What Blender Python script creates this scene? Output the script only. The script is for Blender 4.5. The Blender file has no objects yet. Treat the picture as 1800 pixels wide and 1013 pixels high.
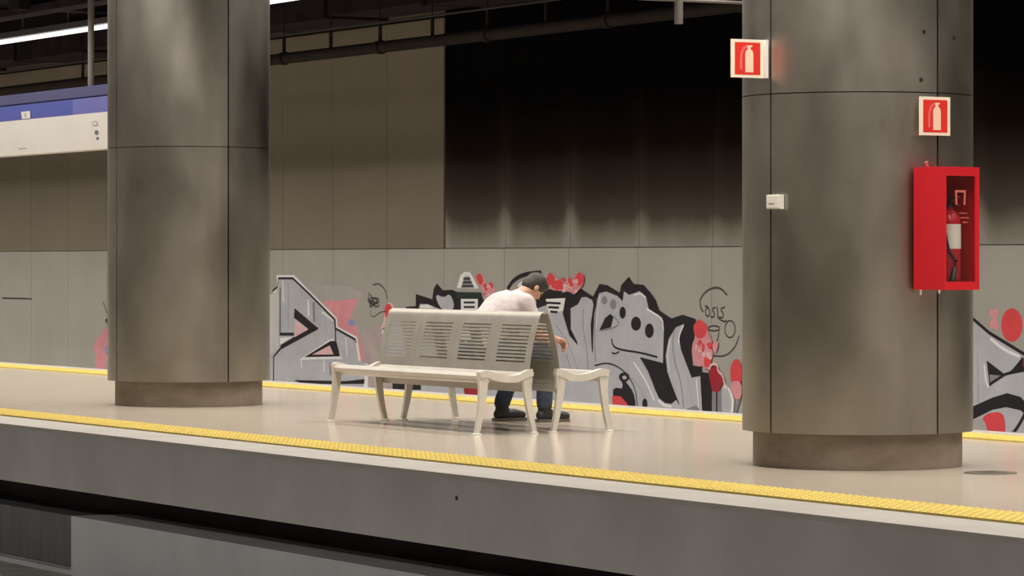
import bpy, bmesh, math, random
from mathutils import Vector, Matrix
from mathutils.geometry import tessellate_polygon
random.seed(7)
SC = bpy.context.scene
COL = SC.collection

# ------------------------------------------------------------------ camera
F = 6300.0                       # focal length in pixels of an 1800 wide frame
TH = math.atan(3440.0 / F)       # angle between the line of sight and the tracks
CT, ST = math.cos(TH), math.sin(TH)
EYE = 1.28
HORIZON = 459.0
cam_d = bpy.data.cameras.new('camera')
cam = bpy.data.objects.new('camera', cam_d)
COL.objects.link(cam)
cam.location = (0, 0, EYE)
cam.rotation_euler = (math.pi / 2, 0, math.pi / 2 - TH)
cam_d.sensor_width = 36.0
cam_d.lens = F / 1800.0 * 36.0
cam_d.shift_y = -(1013 / 2 - HORIZON) / 1800.0
cam_d.clip_end = 300
SC.camera = cam

# ------------------------------------------------------------------ world, lamps, exposure
w = bpy.data.worlds.new('world'); SC.world = w
w.use_nodes = True
w.node_tree.nodes['Background'].inputs[0].default_value = (0.02, 0.02, 0.022, 1)
w.node_tree.nodes['Background'].inputs[1].default_value = 0.05
SC.view_settings.view_transform = 'Standard'
SC.view_settings.look = 'None'
SC.view_settings.gamma = 1
SC.view_settings.use_curve_mapping = False
SC.view_settings.exposure = 0.4
# rows of strip lamps: (Y, Z, watts per 5 m tube, louvre angle)
LAMP_COLOR = (1.0, 0.93, 0.83)
LAMP_ROWS = [(17.0, 4.21, 100, 132), (11.3, 4.45, 128, 140), (14.2, 4.45, 85, 138), (1.2, 3.9, 210, 150)]  # row over the platform's far half is added to brighten the floor


# ------------------------------------------------------------------ helpers
def world_from(px, py, Y):
    """the point on the plane Y = const that the photograph shows at (px, py)"""
    rr = (px - 900.0) / F
    d = Y / (rr * CT + ST)
    return (d * (rr * ST - CT), Y, EYE - (py - HORIZON) / F * d)


def tag(o, label=None, cat=None, group=None, kind=None):
    if label: o['label'] = label
    if cat: o['category'] = cat
    if group: o['group'] = group
    if kind: o['kind'] = kind
    return o


def empty(name, loc=(0, 0, 0), rz=0.0, parent=None):
    o = bpy.data.objects.new(name, None)
    COL.objects.link(o)
    o.empty_display_size = 0.1
    o.location = loc
    o.rotation_euler = (0, 0, rz)
    if parent: o.parent = parent
    return o


def link_mesh(name, me, mat=None, parent=None, loc=(0, 0, 0), rz=0.0):
    if mat and not me.materials: me.materials.append(mat)
    o = bpy.data.objects.new(name, me)
    COL.objects.link(o)
    o.location = loc
    o.rotation_euler = (0, 0, rz)
    if parent: o.parent = parent
    return o


def build(name, bm, mat, parent=None, smooth=False, loc=(0, 0, 0), rz=0.0, bevel=0.0):
    if bevel > 0:
        bmesh.ops.bevel(bm, geom=[e for e in bm.edges if e.calc_face_angle(0) > 0.6], offset=bevel,
                        segments=2, profile=0.7, affect='EDGES', clamp_overlap=True)
    bmesh.ops.recalc_face_normals(bm, faces=bm.faces[:])
    me = bpy.data.meshes.new(name)
    bm.to_mesh(me)
    bm.free()
    if smooth:
        for p in me.polygons: p.use_smooth = True
        try: me.set_sharp_from_angle(angle=math.radians(40))
        except Exception: pass
    return link_mesh(name, me, mat, parent, loc, rz)


def add_box(bm, x0, x1, y0, y1, z0, z1):
    v = [bm.verts.new(p) for p in ((x0, y0, z0), (x1, y0, z0), (x1, y1, z0), (x0, y1, z0),
                                   (x0, y0, z1), (x1, y0, z1), (x1, y1, z1), (x0, y1, z1))]
    for f in ((0, 3, 2, 1), (4, 5, 6, 7), (0, 1, 5, 4), (1, 2, 6, 5), (2, 3, 7, 6), (3, 0, 4, 7)):
        bm.faces.new([v[i] for i in f])
    return v


def box(name, x0, x1, y0, y1, z0, z1, mat, parent=None, bevel=0.0, loc=(0, 0, 0), rz=0.0, smooth=False):
    bm = bmesh.new()
    add_box(bm, x0, x1, y0, y1, z0, z1)
    return build(name, bm, mat, parent, smooth, loc, rz, bevel)


def frame_at(t, up=Vector((0, 0, 1))):
    t = t.normalized()
    if abs(t.dot(up)) > 0.98: up = Vector((0, 1, 0))
    a = t.cross(up).normalized()
    b = a.cross(t).normalized()
    return a, b


def add_tube(bm, pts, radii, seg=12, caps=True, ry=None):
    """round (or, with ry, oval) tube through points"""
    pts = [Vector(p) for p in pts]
    if not isinstance(radii, (list, tuple)): radii = [radii] * len(pts)
    if ry is None: ry = radii
    elif not isinstance(ry, (list, tuple)): ry = [ry] * len(pts)
    rings = []
    for i, p in enumerate(pts):
        t = (pts[min(i + 1, len(pts) - 1)] - pts[max(i - 1, 0)])
        a, b = frame_at(t)
        rings.append([bm.verts.new(p + a * (radii[i] * math.cos(2 * math.pi * k / seg)) + b * (ry[i] * math.sin(2 * math.pi * k / seg)))
                      for k in range(seg)])
    for i in range(len(rings) - 1):
        for k in range(seg):
            bm.faces.new((rings[i][k], rings[i][(k + 1) % seg], rings[i + 1][(k + 1) % seg], rings[i + 1][k]))
    if caps:
        bm.faces.new(rings[0][::-1])
        bm.faces.new(rings[-1])


def add_sweep(bm, pts, widths, heights, normal=Vector((1, 0, 0))):
    """rectangular bar: width along `normal`, height in the plane of the curve"""
    pts = [Vector(p) for p in pts]
    rings = []
    for i, p in enumerate(pts):
        t = (pts[min(i + 1, len(pts) - 1)] - pts[max(i - 1, 0)]).normalized()
        b = normal.cross(t).normalized()
        w2, h2 = widths[i] / 2, heights[i] / 2
        rings.append([bm.verts.new(p + normal * sx * w2 + b * sz * h2) for sx, sz in ((-1, -1), (1, -1), (1, 1), (-1, 1))])
    for i in range(len(rings) - 1):
        for k in range(4):
            bm.faces.new((rings[i][k], rings[i][(k + 1) % 4], rings[i + 1][(k + 1) % 4], rings[i + 1][k]))
    bm.faces.new(rings[0][::-1]); bm.faces.new(rings[-1])


def add_lathe(bm, prof, seg=32, cx=0, cy=0):
    rings = []
    for r, z in prof:
        if r < 1e-6: rings.append([bm.verts.new((cx, cy, z))])
        else: rings.append([bm.verts.new((cx + r * math.cos(2 * math.pi * k / seg), cy + r * math.sin(2 * math.pi * k / seg), z)) for k in range(seg)])
    for a, b in zip(rings, rings[1:]):
        for k in range(seg):
            k2 = (k + 1) % seg
            if len(a) == 1 and len(b) == 1: continue
            if len(a) == 1: bm.faces.new((a[0], b[k2], b[k]))
            elif len(b) == 1: bm.faces.new((a[k], a[k2], b[0]))
            else: bm.faces.new((a[k], a[k2], b[k2], b[k]))


# ------------------------------------------------------------------ materials
MATS = {}


def mat(name, color, rough=0.6, metal=0.0, spec=0.5, var=0.0, scale=4.0, stretch=(1, 1, 1), bump=0.0, rvar=0.0, emit=None, color2=None, detail=5.0):
    if name in MATS: return MATS[name]
    m = bpy.data.materials.new(name); m.use_nodes = True
    nt = m.node_tree; b = nt.nodes['Principled BSDF']
    b.inputs['Base Color'].default_value = (*color, 1)
    b.inputs['Roughness'].default_value = rough
    b.inputs['Metallic'].default_value = metal
    b.inputs['Specular IOR Level'].default_value = spec
    if emit:
        b.inputs['Emission Color'].default_value = (*emit[0], 1)
        b.inputs['Emission Strength'].default_value = emit[1]
    if var > 0 or bump > 0 or rvar > 0 or color2:
        tc = nt.nodes.new('ShaderNodeNewGeometry')
        mp = nt.nodes.new('ShaderNodeMapping')
        mp.inputs['Scale'].default_value = stretch
        nt.links.new(tc.outputs['Position'], mp.inputs['Vector'])
        n = nt.nodes.new('ShaderNodeTexNoise')
        n.inputs['Scale'].default_value = scale
        n.inputs['Detail'].default_value = detail
        n.inputs['Roughness'].default_value = 0.6
        nt.links.new(mp.outputs[0], n.inputs['Vector'])
        if var > 0 or color2:
            r = nt.nodes.new('ShaderNodeValToRGB')
            c2 = color2 or tuple(c * (1 - var) for c in color)
            c1 = color if color2 else tuple(min(1, c * (1 + var)) for c in color)
            r.color_ramp.elements[0].position = 0.33; r.color_ramp.elements[0].color = (*c2, 1)
            r.color_ramp.elements[1].position = 0.67; r.color_ramp.elements[1].color = (*c1, 1)
            nt.links.new(n.outputs['Fac'], r.inputs[0])
            nt.links.new(r.outputs[0], b.inputs['Base Color'])
        if rvar > 0:
            mr = nt.nodes.new('ShaderNodeMapRange')
            mr.inputs[1].default_value = 0.3; mr.inputs[2].default_value = 0.7
            mr.inputs[3].default_value = rough - rvar; mr.inputs[4].default_value = rough + rvar
            nt.links.new(n.outputs['Fac'], mr.inputs[0])
            nt.links.new(mr.outputs[0], b.inputs['Roughness'])
        if bump > 0:
            bp = nt.nodes.new('ShaderNodeBump')
            bp.inputs['Strength'].default_value = bump
            bp.inputs['Distance'].default_value = 0.01
            nt.links.new(n.outputs['Fac'], bp.inputs['Height'])
            nt.links.new(bp.outputs[0], b.inputs['Normal'])
    MATS[name] = m
    return m


WALLC = (0.335, 0.322, 0.288)
M_wall = mat('wall_panel_grey', WALLC, 0.7, var=0.07, scale=0.9, bump=0.03, spec=0.25)
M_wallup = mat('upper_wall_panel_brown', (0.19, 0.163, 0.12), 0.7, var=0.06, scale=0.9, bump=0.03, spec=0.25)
M_joint = mat('joint_dark', (0.13, 0.118, 0.10), 0.9, spec=0.1)
M_floor = mat('floor_cream_stone', (0.44, 0.385, 0.32), 0.15, var=0.03, scale=1.3, spec=0.4)
M_cop = mat('coping_pale_stone', (0.31, 0.292, 0.27), 0.55, var=0.08, scale=2.5, spec=0.3)
M_fascia = mat('fascia_grey_concrete', (0.33, 0.325, 0.325), 0.75, var=0.1, scale=1.1, spec=0.3, bump=0.05)
M_low = mat('lower_wall_concrete', (0.40, 0.405, 0.43), 0.8, var=0.1, scale=1.4, stretch=(1, 1, 0.5), spec=0.2)
M_under = mat('shade_and_mark_dark', (0.05, 0.042, 0.042), 0.9, var=0.2, scale=2, spec=0.1)  # shade under the overhang put into the colour; also used for dark marks
M_yellow = mat('tactile_yellow', (0.52, 0.395, 0.09), 0.6, var=0.06, scale=3, spec=0.3)
M_bed = mat('track_bed_concrete', (0.30, 0.29, 0.28), 0.9, var=0.2, scale=3)
M_ceil = mat('ceiling_dark', (0.018, 0.014, 0.016), 0.9, var=0.3, scale=1.5, spec=0.1)
M_duct = mat('duct_dusty', (0.020, 0.013, 0.017), 0.8, var=0.35, scale=2.5, spec=0.08)
M_pipe = mat('pipe_brown', (0.012, 0.008, 0.006), 0.8, var=0.25, scale=3, spec=0.08)
M_pole = mat('pole_grey', (0.13, 0.115, 0.11), 0.7)
M_conduit = mat('conduit_grey', (0.04, 0.034, 0.034), 0.8, spec=0.1)
M_steel = mat('column_brushed_steel', (0.40, 0.375, 0.335), 0.36, 1.0, var=0.14, scale=1.6, stretch=(1.0, 1.0, 0.55), rvar=0.06)
M_plinth = mat('plinth_brown_stone', (0.255, 0.21, 0.165), 0.6, color2=(0.17, 0.13, 0.092), scale=3.2, stretch=(1, 1, 2), spec=0.3)
M_core = mat('column_core', (0.03, 0.026, 0.02), 0.9, spec=0.05)
M_bench = mat('bench_steel', (0.40, 0.375, 0.335), 0.42, 0.45, var=0.06, scale=8, rvar=0.04)
M_seat = mat('bench_seat_steel', (0.52, 0.49, 0.45), 0.38, 0.4, var=0.05, scale=8)
M_bench2 = mat('bench_cast_aluminium', (0.62, 0.59, 0.53), 0.45, 0.3, var=0.05, scale=9)
M_red = mat('cabinet_red', (0.52, 0.012, 0.022), 0.38, spec=0.4)
M_ext = mat('extinguisher_red', (0.50, 0.015, 0.03), 0.25)
M_black = mat('black_plastic', (0.012, 0.012, 0.012), 0.5)
M_white = mat('white_plastic', (0.74, 0.71, 0.66), 0.5)
M_signw = mat('sign_cream', (0.82, 0.72, 0.60), 0.5)
M_signr = mat('sign_red', (0.66, 0.022, 0.014), 0.5)
M_signp = mat('sign_pale_print', (0.83, 0.60, 0.46), 0.5)
M_signs = mat('sign_shade_red', (0.72, 0.13, 0.11), 0.5)
M_chrome = mat('bright_metal', (0.7, 0.68, 0.65), 0.25, 1.0)
M_blue = mat('sign_blue', (0.055, 0.07, 0.27), 0.5)
M_blue2 = mat('sign_blue_faded', (0.10, 0.105, 0.30), 0.5)
M_bluegrey = mat('sign_top_bluegrey', (0.055, 0.055, 0.13), 0.5)
M_boardw = mat('sign_board_white', (0.50, 0.48, 0.455), 0.5, var=0.03, scale=2)
M_ink = mat('sign_ink', (0.10, 0.09, 0.14), 0.6)
M_inkg = mat('sign_ink_grey', (0.26, 0.25, 0.26), 0.6)
M_steeldark = mat('hatch_dark_steel', (0.085, 0.088, 0.09), 0.6, var=0.3, scale=6, stretch=(1, 1, 0.1))
M_lamp = mat('lamp_diffuser', (0.9, 0.9, 0.9), 0.5, emit=((1.0, 0.97, 0.93), 2.2))
M_house = mat('lamp_housing', (0.04, 0.036, 0.036), 0.7)
M_jeans = mat('trousers_denim', (0.045, 0.052, 0.075), 0.85, var=0.25, scale=25, spec=0.1)
M_skin = mat('skin', (0.50, 0.27, 0.19), 0.5, var=0.05, scale=20)
M_shirt = mat('shirt_white', (0.50, 0.445, 0.455), 0.85, spec=0.1)
M_hair = mat('hair_dark', (0.025, 0.021, 0.019), 0.55, bump=0.6, scale=60, stretch=(1, 1, 0.3))
M_boot = mat('boot_black', (0.012, 0.010, 0.010), 0.5)
M_sole = mat('boot_sole', (0.09, 0.075, 0.06), 0.7)
M_drain = mat('drain_iron', (0.10, 0.085, 0.06), 0.6, 0.3)


def glass_mat():
    m = bpy.data.materials.new('cabinet_glass'); m.use_nodes = True
    nt = m.node_tree; nt.nodes.clear()
    o = nt.nodes.new('ShaderNodeOutputMaterial'); mx = nt.nodes.new('ShaderNodeMixShader')
    t = nt.nodes.new('ShaderNodeBsdfTransparent'); g = nt.nodes.new('ShaderNodeBsdfGlossy')
    t.inputs[0].default_value = (0.93, 0.93, 0.93, 1); g.inputs['Roughness'].default_value = 0.05
    mx.inputs[0].default_value = 0.07; nt.links.new(t.outputs[0], mx.inputs[1]); nt.links.new(g.outputs[0], mx.inputs[2])
    nt.links.new(mx.outputs[0], o.inputs[0])
    return m


M_glass = glass_mat()


def dark_panel_mat():
    """panel darkening to near black towards the top, paler in ragged tongues below"""
    m = bpy.data.materials.new('darkening_panel'); m.use_nodes = True
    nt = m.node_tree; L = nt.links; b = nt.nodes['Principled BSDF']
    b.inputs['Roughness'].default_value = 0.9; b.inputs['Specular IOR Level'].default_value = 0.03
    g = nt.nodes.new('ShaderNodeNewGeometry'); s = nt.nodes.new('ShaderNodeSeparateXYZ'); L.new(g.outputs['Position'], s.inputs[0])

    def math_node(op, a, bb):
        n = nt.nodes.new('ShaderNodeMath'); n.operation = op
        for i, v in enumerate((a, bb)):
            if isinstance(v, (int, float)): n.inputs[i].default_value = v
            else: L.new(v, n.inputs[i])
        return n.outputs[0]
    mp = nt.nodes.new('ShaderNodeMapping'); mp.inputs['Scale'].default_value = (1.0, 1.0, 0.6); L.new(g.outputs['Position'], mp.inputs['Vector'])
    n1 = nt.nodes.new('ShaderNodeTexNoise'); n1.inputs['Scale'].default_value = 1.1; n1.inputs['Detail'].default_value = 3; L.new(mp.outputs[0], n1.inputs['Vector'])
    # paler tongues beside the joints, one every 1.5 m
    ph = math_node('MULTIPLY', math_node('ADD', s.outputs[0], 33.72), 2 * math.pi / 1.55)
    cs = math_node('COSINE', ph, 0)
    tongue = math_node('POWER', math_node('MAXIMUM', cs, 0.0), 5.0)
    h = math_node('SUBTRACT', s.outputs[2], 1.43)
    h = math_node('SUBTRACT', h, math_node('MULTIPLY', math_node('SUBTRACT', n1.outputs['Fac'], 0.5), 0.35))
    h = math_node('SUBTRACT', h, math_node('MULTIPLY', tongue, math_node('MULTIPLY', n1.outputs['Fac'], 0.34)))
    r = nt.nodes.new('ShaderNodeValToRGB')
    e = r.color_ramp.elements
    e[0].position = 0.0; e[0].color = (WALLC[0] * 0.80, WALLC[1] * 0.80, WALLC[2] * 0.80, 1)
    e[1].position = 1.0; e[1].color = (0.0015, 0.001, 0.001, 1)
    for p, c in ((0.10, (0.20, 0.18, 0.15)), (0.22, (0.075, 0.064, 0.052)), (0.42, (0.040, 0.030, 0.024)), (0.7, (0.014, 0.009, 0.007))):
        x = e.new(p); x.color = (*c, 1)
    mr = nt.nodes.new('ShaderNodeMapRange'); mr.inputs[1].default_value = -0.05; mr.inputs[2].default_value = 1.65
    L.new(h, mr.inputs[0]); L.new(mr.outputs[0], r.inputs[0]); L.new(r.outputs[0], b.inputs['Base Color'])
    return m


M_darkpanel = dark_panel_mat()

# ------------------------------------------------------------------ the setting
X0, X1 = -62.0, 8.0
YE, YF, YW = 10.0, 16.1, 20.0      # near platform edge, far platform edge, face of the far wall
floor = box('floor', X0, X1, 10.5, 15.7, -0.03, 0.0, M_floor); tag(floor, kind='structure')
tr = box('trim_1', X0, X1, YE, 10.5, -0.03, 0.0, M_cop, bevel=0.004); tag(tr, 'pale stone coping along the near platform edge', kind='structure')
tr = box('trim_2', X0, X1, 15.7, YF, -0.03, 0.0, M_cop); tag(tr, 'pale stone coping along the far platform edge', kind='structure')
fa = box('wall_platform', X0, X1, YE + 0.004, YF, -0.445, -0.03, M_fascia); tag(fa, 'plain grey concrete side of the island platform', kind='structure')
hole = bmesh.new(); add_tube(hole, [(0, 0.012, 0), (0, -0.002, 0)], [0.012, 0.015], 10)
hx = world_from(802, 876, YE)
build('anchor_hole', hole, M_under, fa, loc=(hx[0], YE + 0.002, hx[2]))
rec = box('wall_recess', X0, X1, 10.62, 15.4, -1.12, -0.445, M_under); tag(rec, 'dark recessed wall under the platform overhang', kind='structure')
# lower concrete wall, with a niche closed by a dark steel hatch
NX0, NX1 = -28.6, world_from(125, 960, 10.15)[0]
lw = box('wall_lower', NX1, X1, 10.15, 10.6, -1.12, -0.665, M_low, bevel=0.006); tag(lw, 'low grey concrete wall under the platform edge', kind='structure')
lw = box('wall_lower', X0, NX0, 10.15, 10.6, -1.12, -0.665, M_low, bevel=0.006); tag(lw, 'low grey concrete wall beyond the dark hatch', kind='structure')
ha = empty('access_hatch', ((NX0 + NX1) / 2, 10.3, -1.12)); tag(ha, 'dark grey steel hatch set in the low wall under the platform', 'hatch')
hw = (NX1 - NX0) / 2
box('plate', -hw, hw, -0.02, 0.28, 0.04, 0.43, M_steeldark, ha, bevel=0.004)
box('sill', -hw, hw, -0.14, 0.28, 0.0, 0.035, M_low, ha)
bed = box('floor_track', X0, X1, 2.0, YW + 0.3, -1.5, -1.12, M_bed); tag(bed, 'concrete track bed beside the platform', kind='structure')

# far wall of panels
wf = box('wall_far', X0, X1, YW + 0.06, YW + 0.3, -1.12, 4.75, M_joint); tag(wf, 'panelled grey wall behind the far track', kind='structure')
XS = world_from(780, 300, YW)[0]     # joint where the dark panels begin
PITCH = 1.53
G = 0.004
pm = {}


def panel(x0, z0, z1, m, y=YW, wd=PITCH):
    key = (round(z0, 3), round(z1, 3), m.name)
    if key not in pm:
        bm = bmesh.new(); add_box(bm, G, wd - G, 0, 0.05, z0 + G, z1 - G)
        me = bpy.data.meshes.new('panel'); bm.to_mesh(me); bm.free(); me.materials.append(m); pm[key] = me
    return link_mesh('panel', pm[key], None, wf, (x0, y, 0))


for k in range(-12, 11):
    x = XS + k * PITCH
    panel(x, -1.1, 1.43, M_wall)
    if k < 0:
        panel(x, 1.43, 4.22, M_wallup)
    else:
        panel(x, 1.43, 4.7, M_darkpanel, YW + 0.055 - 0.045 + 0.01)
scr = bmesh.new()
a_, b_ = world_from(4, 524, YW), world_from(56, 526, YW)
add_box(scr, a_[0], b_[0], -0.0035, -0.0005, a_[2] - 0.012, a_[2] + 0.008)
build('scratch', scr, M_under, wf, loc=(0, YW, 0))

ce = box('ceiling', X0, X1, -5, YW + 0.3, 4.75, 5.0, M_ceil); tag(ce, 'dark concrete ceiling of the station', kind='structure')
for k in range(10):     # ceiling ribs over the far track
    xx = -56 + k * 4.6
    box('rib', xx, xx + 0.35, 15.9, 18.4, 4.4, 4.75, M_ceil, ce)
wn = box('wall_near', X0, X1, -5.2, -5.0, -1.5, 5.0, mat('near_wall_pale', (0.80, 0.78, 0.75), 0.7)); tag(wn, 'pale wall behind the opposite platform', kind='structure')
box('added_dark_band', X0, X1, -5.0, -4.95, 0.0, 2.1, mat('near_wall_added_dark', (0.06, 0.055, 0.05), 0.7), wn)  # unseen dark band added below the pale wall for the column reflections
fn = box('floor_opposite', X0, X1, -5.0, 2.0, -1.4, 0.0, M_floor); tag(fn, 'opposite platform in front of the tracks', kind='structure')
we = box('wall_end', X0 - 0.2, X0, -5.2, YW + 0.3, -1.5, 5.0, M_wall); tag(we, 'end wall of the station', kind='structure')
we = box('wall_end_near', X1, X1 + 0.2, -5.2, YW + 0.3, -1.5, 5.0, M_wall); tag(we, 'end wall at the other end of the station', kind='structure')

# tactile paving: one tile mesh shared by all tiles
TS = 0.41


def tile_mesh():
    bm = bmesh.new()
    add_box(bm, 0.003, TS - 0.003, 0, TS, 0, 0.012)
    n = 6
    for i in range(n):
        for j in range(n):
            cx, cy = (i + 0.5) * TS / n, (j + 0.5) * TS / n
            lo = [bm.verts.new((cx + 0.019 * math.cos(q * math.pi / 3), cy + 0.019 * math.sin(q * math.pi / 3), 0.012)) for q in range(6)]
            hi = [bm.verts.new((cx + 0.012 * math.cos(q * math.pi / 3), cy + 0.012 * math.sin(q * math.pi / 3), 0.019)) for q in range(6)]
            for q in range(6): bm.faces.new((lo[q], lo[(q + 1) % 6], hi[(q + 1) % 6], hi[q]))
            bm.faces.new(hi)
    me = bpy.data.meshes.new('tactile_tile'); bm.to_mesh(me); bm.free(); me.materials.append(M_yellow)
    return me


TM = tile_mesh()
for nm, y, xa, xb, lab in (('trim_3', 10.5, -30.5, -12.5, 'yellow studded tactile strip along the near platform edge'),
                           ('trim_4', 15.24, -48.0, -18.5, 'yellow studded tactile strip along the far platform edge')):
    t = empty(nm, (xa, y, 0.0)); tag(t, lab, kind='structure')
    for k in range(int((xb - xa) / TS)):
        link_mesh('tactile_tile', TM, None, t, (k * TS, 0, 0))

# ------------------------------------------------------------------ strip lamps
LABELS = ['bright white strip lamp hanging over the far track', 'white strip lamp over the near half of the platform', 'unseen white strip lamp added to brighten the far half of the platform',
          'white strip lamp over the opposite platform']
for (y, z, watts, louvre), lab in zip(LAMP_ROWS, LABELS):
    t = empty('strip_lamp', (0, y, z)); tag(t, lab, 'lamp')
    bm = bmesh.new(); add_box(bm, X0 + 1, X1 - 1, -0.07, 0.07, 0.035, 0.11)
    build('housing', bm, M_house, t)
    for k in range(13):
        xx = X0 + 1.5 + k * 5.0
        bm = bmesh.new(); add_tube(bm, [(xx + 0.03, 0, 0), (xx + 4.97, 0, 0)], 0.029, 10)
        build('tube', bm, M_lamp, t, smooth=True)
        for q in (0.9, 2.5, 4.1):
            bm = bmesh.new(); add_tube(bm, [(xx + q, 0, 0.11), (xx + q, 0, 4.75 - z)], 0.012, 6)
            build('hanger', bm, M_pole, t)
        ld = bpy.data.lights.new('tube_light', 'AREA'); ld.shape = 'RECTANGLE'; ld.size = 4.9; ld.size_y = 0.12
        ld.energy = watts; ld.color = LAMP_COLOR; ld.spread = math.radians(louvre)
        lo = bpy.data.objects.new('tube_light', ld); COL.objects.link(lo); lo.parent = t; lo.location = (xx + 2.5, 0, -0.045)

# ------------------------------------------------------------------ columns
R = 0.722


def arc_shell(r0, r1, a0, a1, z0, z1, n=20):
    bm = bmesh.new()
    g = []
    for i in range(n + 1):
        a = a0 + (a1 - a0) * i / n
        c, s = math.cos(a), math.sin(a)
        g.append([bm.verts.new((r * c, r * s, z)) for r, z in ((r1, z0), (r1, z1), (r0, z1), (r0, z0))])
    for i in range(n):
        for k in range(4):
            bm.faces.new((g[i][k], g[i + 1][k], g[i + 1][(k + 1) % 4], g[i][(k + 1) % 4]))
    bm.faces.new(g[0]); bm.faces.new(g[-1][::-1])
    return bm


def column(loc, rot, label, seam):
    t = empty('column', loc); tag(t, label, 'column', 'round steel-clad columns on the platform')
    bm = bmesh.new()
    add_lathe(bm, [(0.0, 0.001), (0.655, 0.001), (0.655, 0.235), (0.0, 0.235)], 64)
    build('plinth', bm, M_plinth, t, smooth=True)
    bm = bmesh.new(); add_lathe(bm, [(0.0, 0.235), (0.68, 0.235), (0.68, 4.75), (0.0, 4.75)], 48)
    build('core', bm, M_core, t, smooth=True)
    gap = 0.0085
    for q in range(4):
        a0, a1 = rot + q * math.pi / 2 + gap, rot + (q + 1) * math.pi / 2 - gap
        for z0, z1 in ((0.22, seam - 0.003), (seam + 0.003, 4.2), (4.206, 4.75)):
            build('cladding_panel', arc_shell(0.69, R, a0, a1, z0, z1), M_steel, t, smooth=True)
    return t


CR = (-18.73, 12.70, 0.0)
CL = (-29.46, 12.80, 0.0)
column(CR, math.radians(8.5), 'round steel-clad column carrying the red extinguisher cabinet and two signs', 2.31)
column(CL, math.radians(5.0), 'round steel-clad column beside the blue and white hanging sign', 2.28)
for px, py in ((1622, 58), (1617, 142), (1675, 66)):          # screw holes in the right column
    k = (px - 1507) / 205.0
    a = math.radians(-34.1) + math.asin(k)
    bm = bmesh.new(); add_tube(bm, [(R - 0.004, 0, 0), (R + 0.003, 0, 0)], [0.016, 0.012], 10)
    o = build('screw', bm, M_core, bpy.data.objects['column'], loc=(0, 0, EYE + (HORIZON - py) / F * 22.0), rz=a)

# white push-button box by the seam of the right column
a = math.radians(-77.0)
t = empty('call_box', (CR[0] + R * math.cos(a), CR[1] + R * math.sin(a), 1.60), a); tag(t, 'small white plastic box on the column carrying the cabinet', 'box')
box('base', 0.002, 0.03, -0.062, 0.062, 0.0, 0.088, M_white, t, bevel=0.004)
box('cover', 0.03, 0.045, -0.048, 0.052, 0.008, 0.08, M_white, t, bevel=0.004)
box('slot', 0.045, 0.0465, -0.03, 0.02, 0.03, 0.036, M_inkg, t)


# ------------------------------------------------------------------ signs with an extinguisher on them
def safety_sign(loc, rz, label, flag):
    """plate in its own YZ plane, printed on the +X side"""
    t = empty('safety_sign', loc, rz); tag(t, label, 'sign', 'red extinguisher signs')
    s = 0.118
    box('plate', -0.006, 0.006, -s, s, -s, s, M_signw, t, bevel=0.003)
    box('red_field', 0.0062, 0.0075, -s * 0.80, s * 0.80, -s * 0.84, s * 0.84, M_signr, t)
    # pictogram: bottle with shoulder and valve, and the hose beside it
    out = [(-0.030, -0.085), (0.030, -0.085), (0.030, 0.030), (0.024, 0.048), (0.010, 0.058), (0.010, 0.070), (0.024, 0.074), (0.022, 0.082),
           (-0.014, 0.082), (-0.014, 0.070), (-0.010, 0.058), (-0.024, 0.048), (-0.030, 0.030)]
    bm = bmesh.new()
    lo = [bm.verts.new((0.0076, y + 0.012, z)) for y, z in out]; hi = [bm.verts.new((0.0085, y + 0.012, z)) for y, z in out]
    bm.faces.new(hi)
    for i in range(len(out)): bm.faces.new((lo[i], lo[(i + 1) % len(out)], hi[(i + 1) % len(out)], hi[i]))
    build('bottle_print', bm, M_signp, t)
    bm = bmesh.new()
    hose = [(0.008, -0.004, 0.076), (0.008, -0.030, 0.062), (0.008, -0.046, 0.03), (0.008, -0.05, -0.03), (0.008, -0.048, -0.07)]
    for p, q in zip(hose, hose[1:]):
        d = (Vector(q) - Vector(p)); n = Vector((0, -d.z, d.y)).normalized() * 0.009
        bm.faces.new([bm.verts.new(Vector(p) + n), bm.verts.new(Vector(p) - n), bm.verts.new(Vector(q) - n), bm.verts.new(Vector(q) + n)])
    build('hose_print', bm, M_signs, t)
    if flag:
        box('bracket', -0.03, 0.03, s + 0.001, s + 0.022, -s, s, M_white, t, bevel=0.003)
    return t


c1 = world_from(1313, 103, CR[1] - 0.724 - 0.145)
safety_sign((c1[0], c1[1], c1[2]), math.radians(2), 'red extinguisher sign jutting out from the left edge of the column', True)
safety_sign((CR[0] + R * math.cos(math.radians(4.5)) + 0.034, CR[1] + R * math.sin(math.radians(4.5)), 2.165), math.radians(4),
            'red extinguisher sign fixed above the red cabinet', False)
sg = bpy.data.objects['safety_sign.001']
box('spacer', -0.034, -0.006, -0.03, 0.03, -0.05, 0.05, M_pole, sg)

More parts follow.
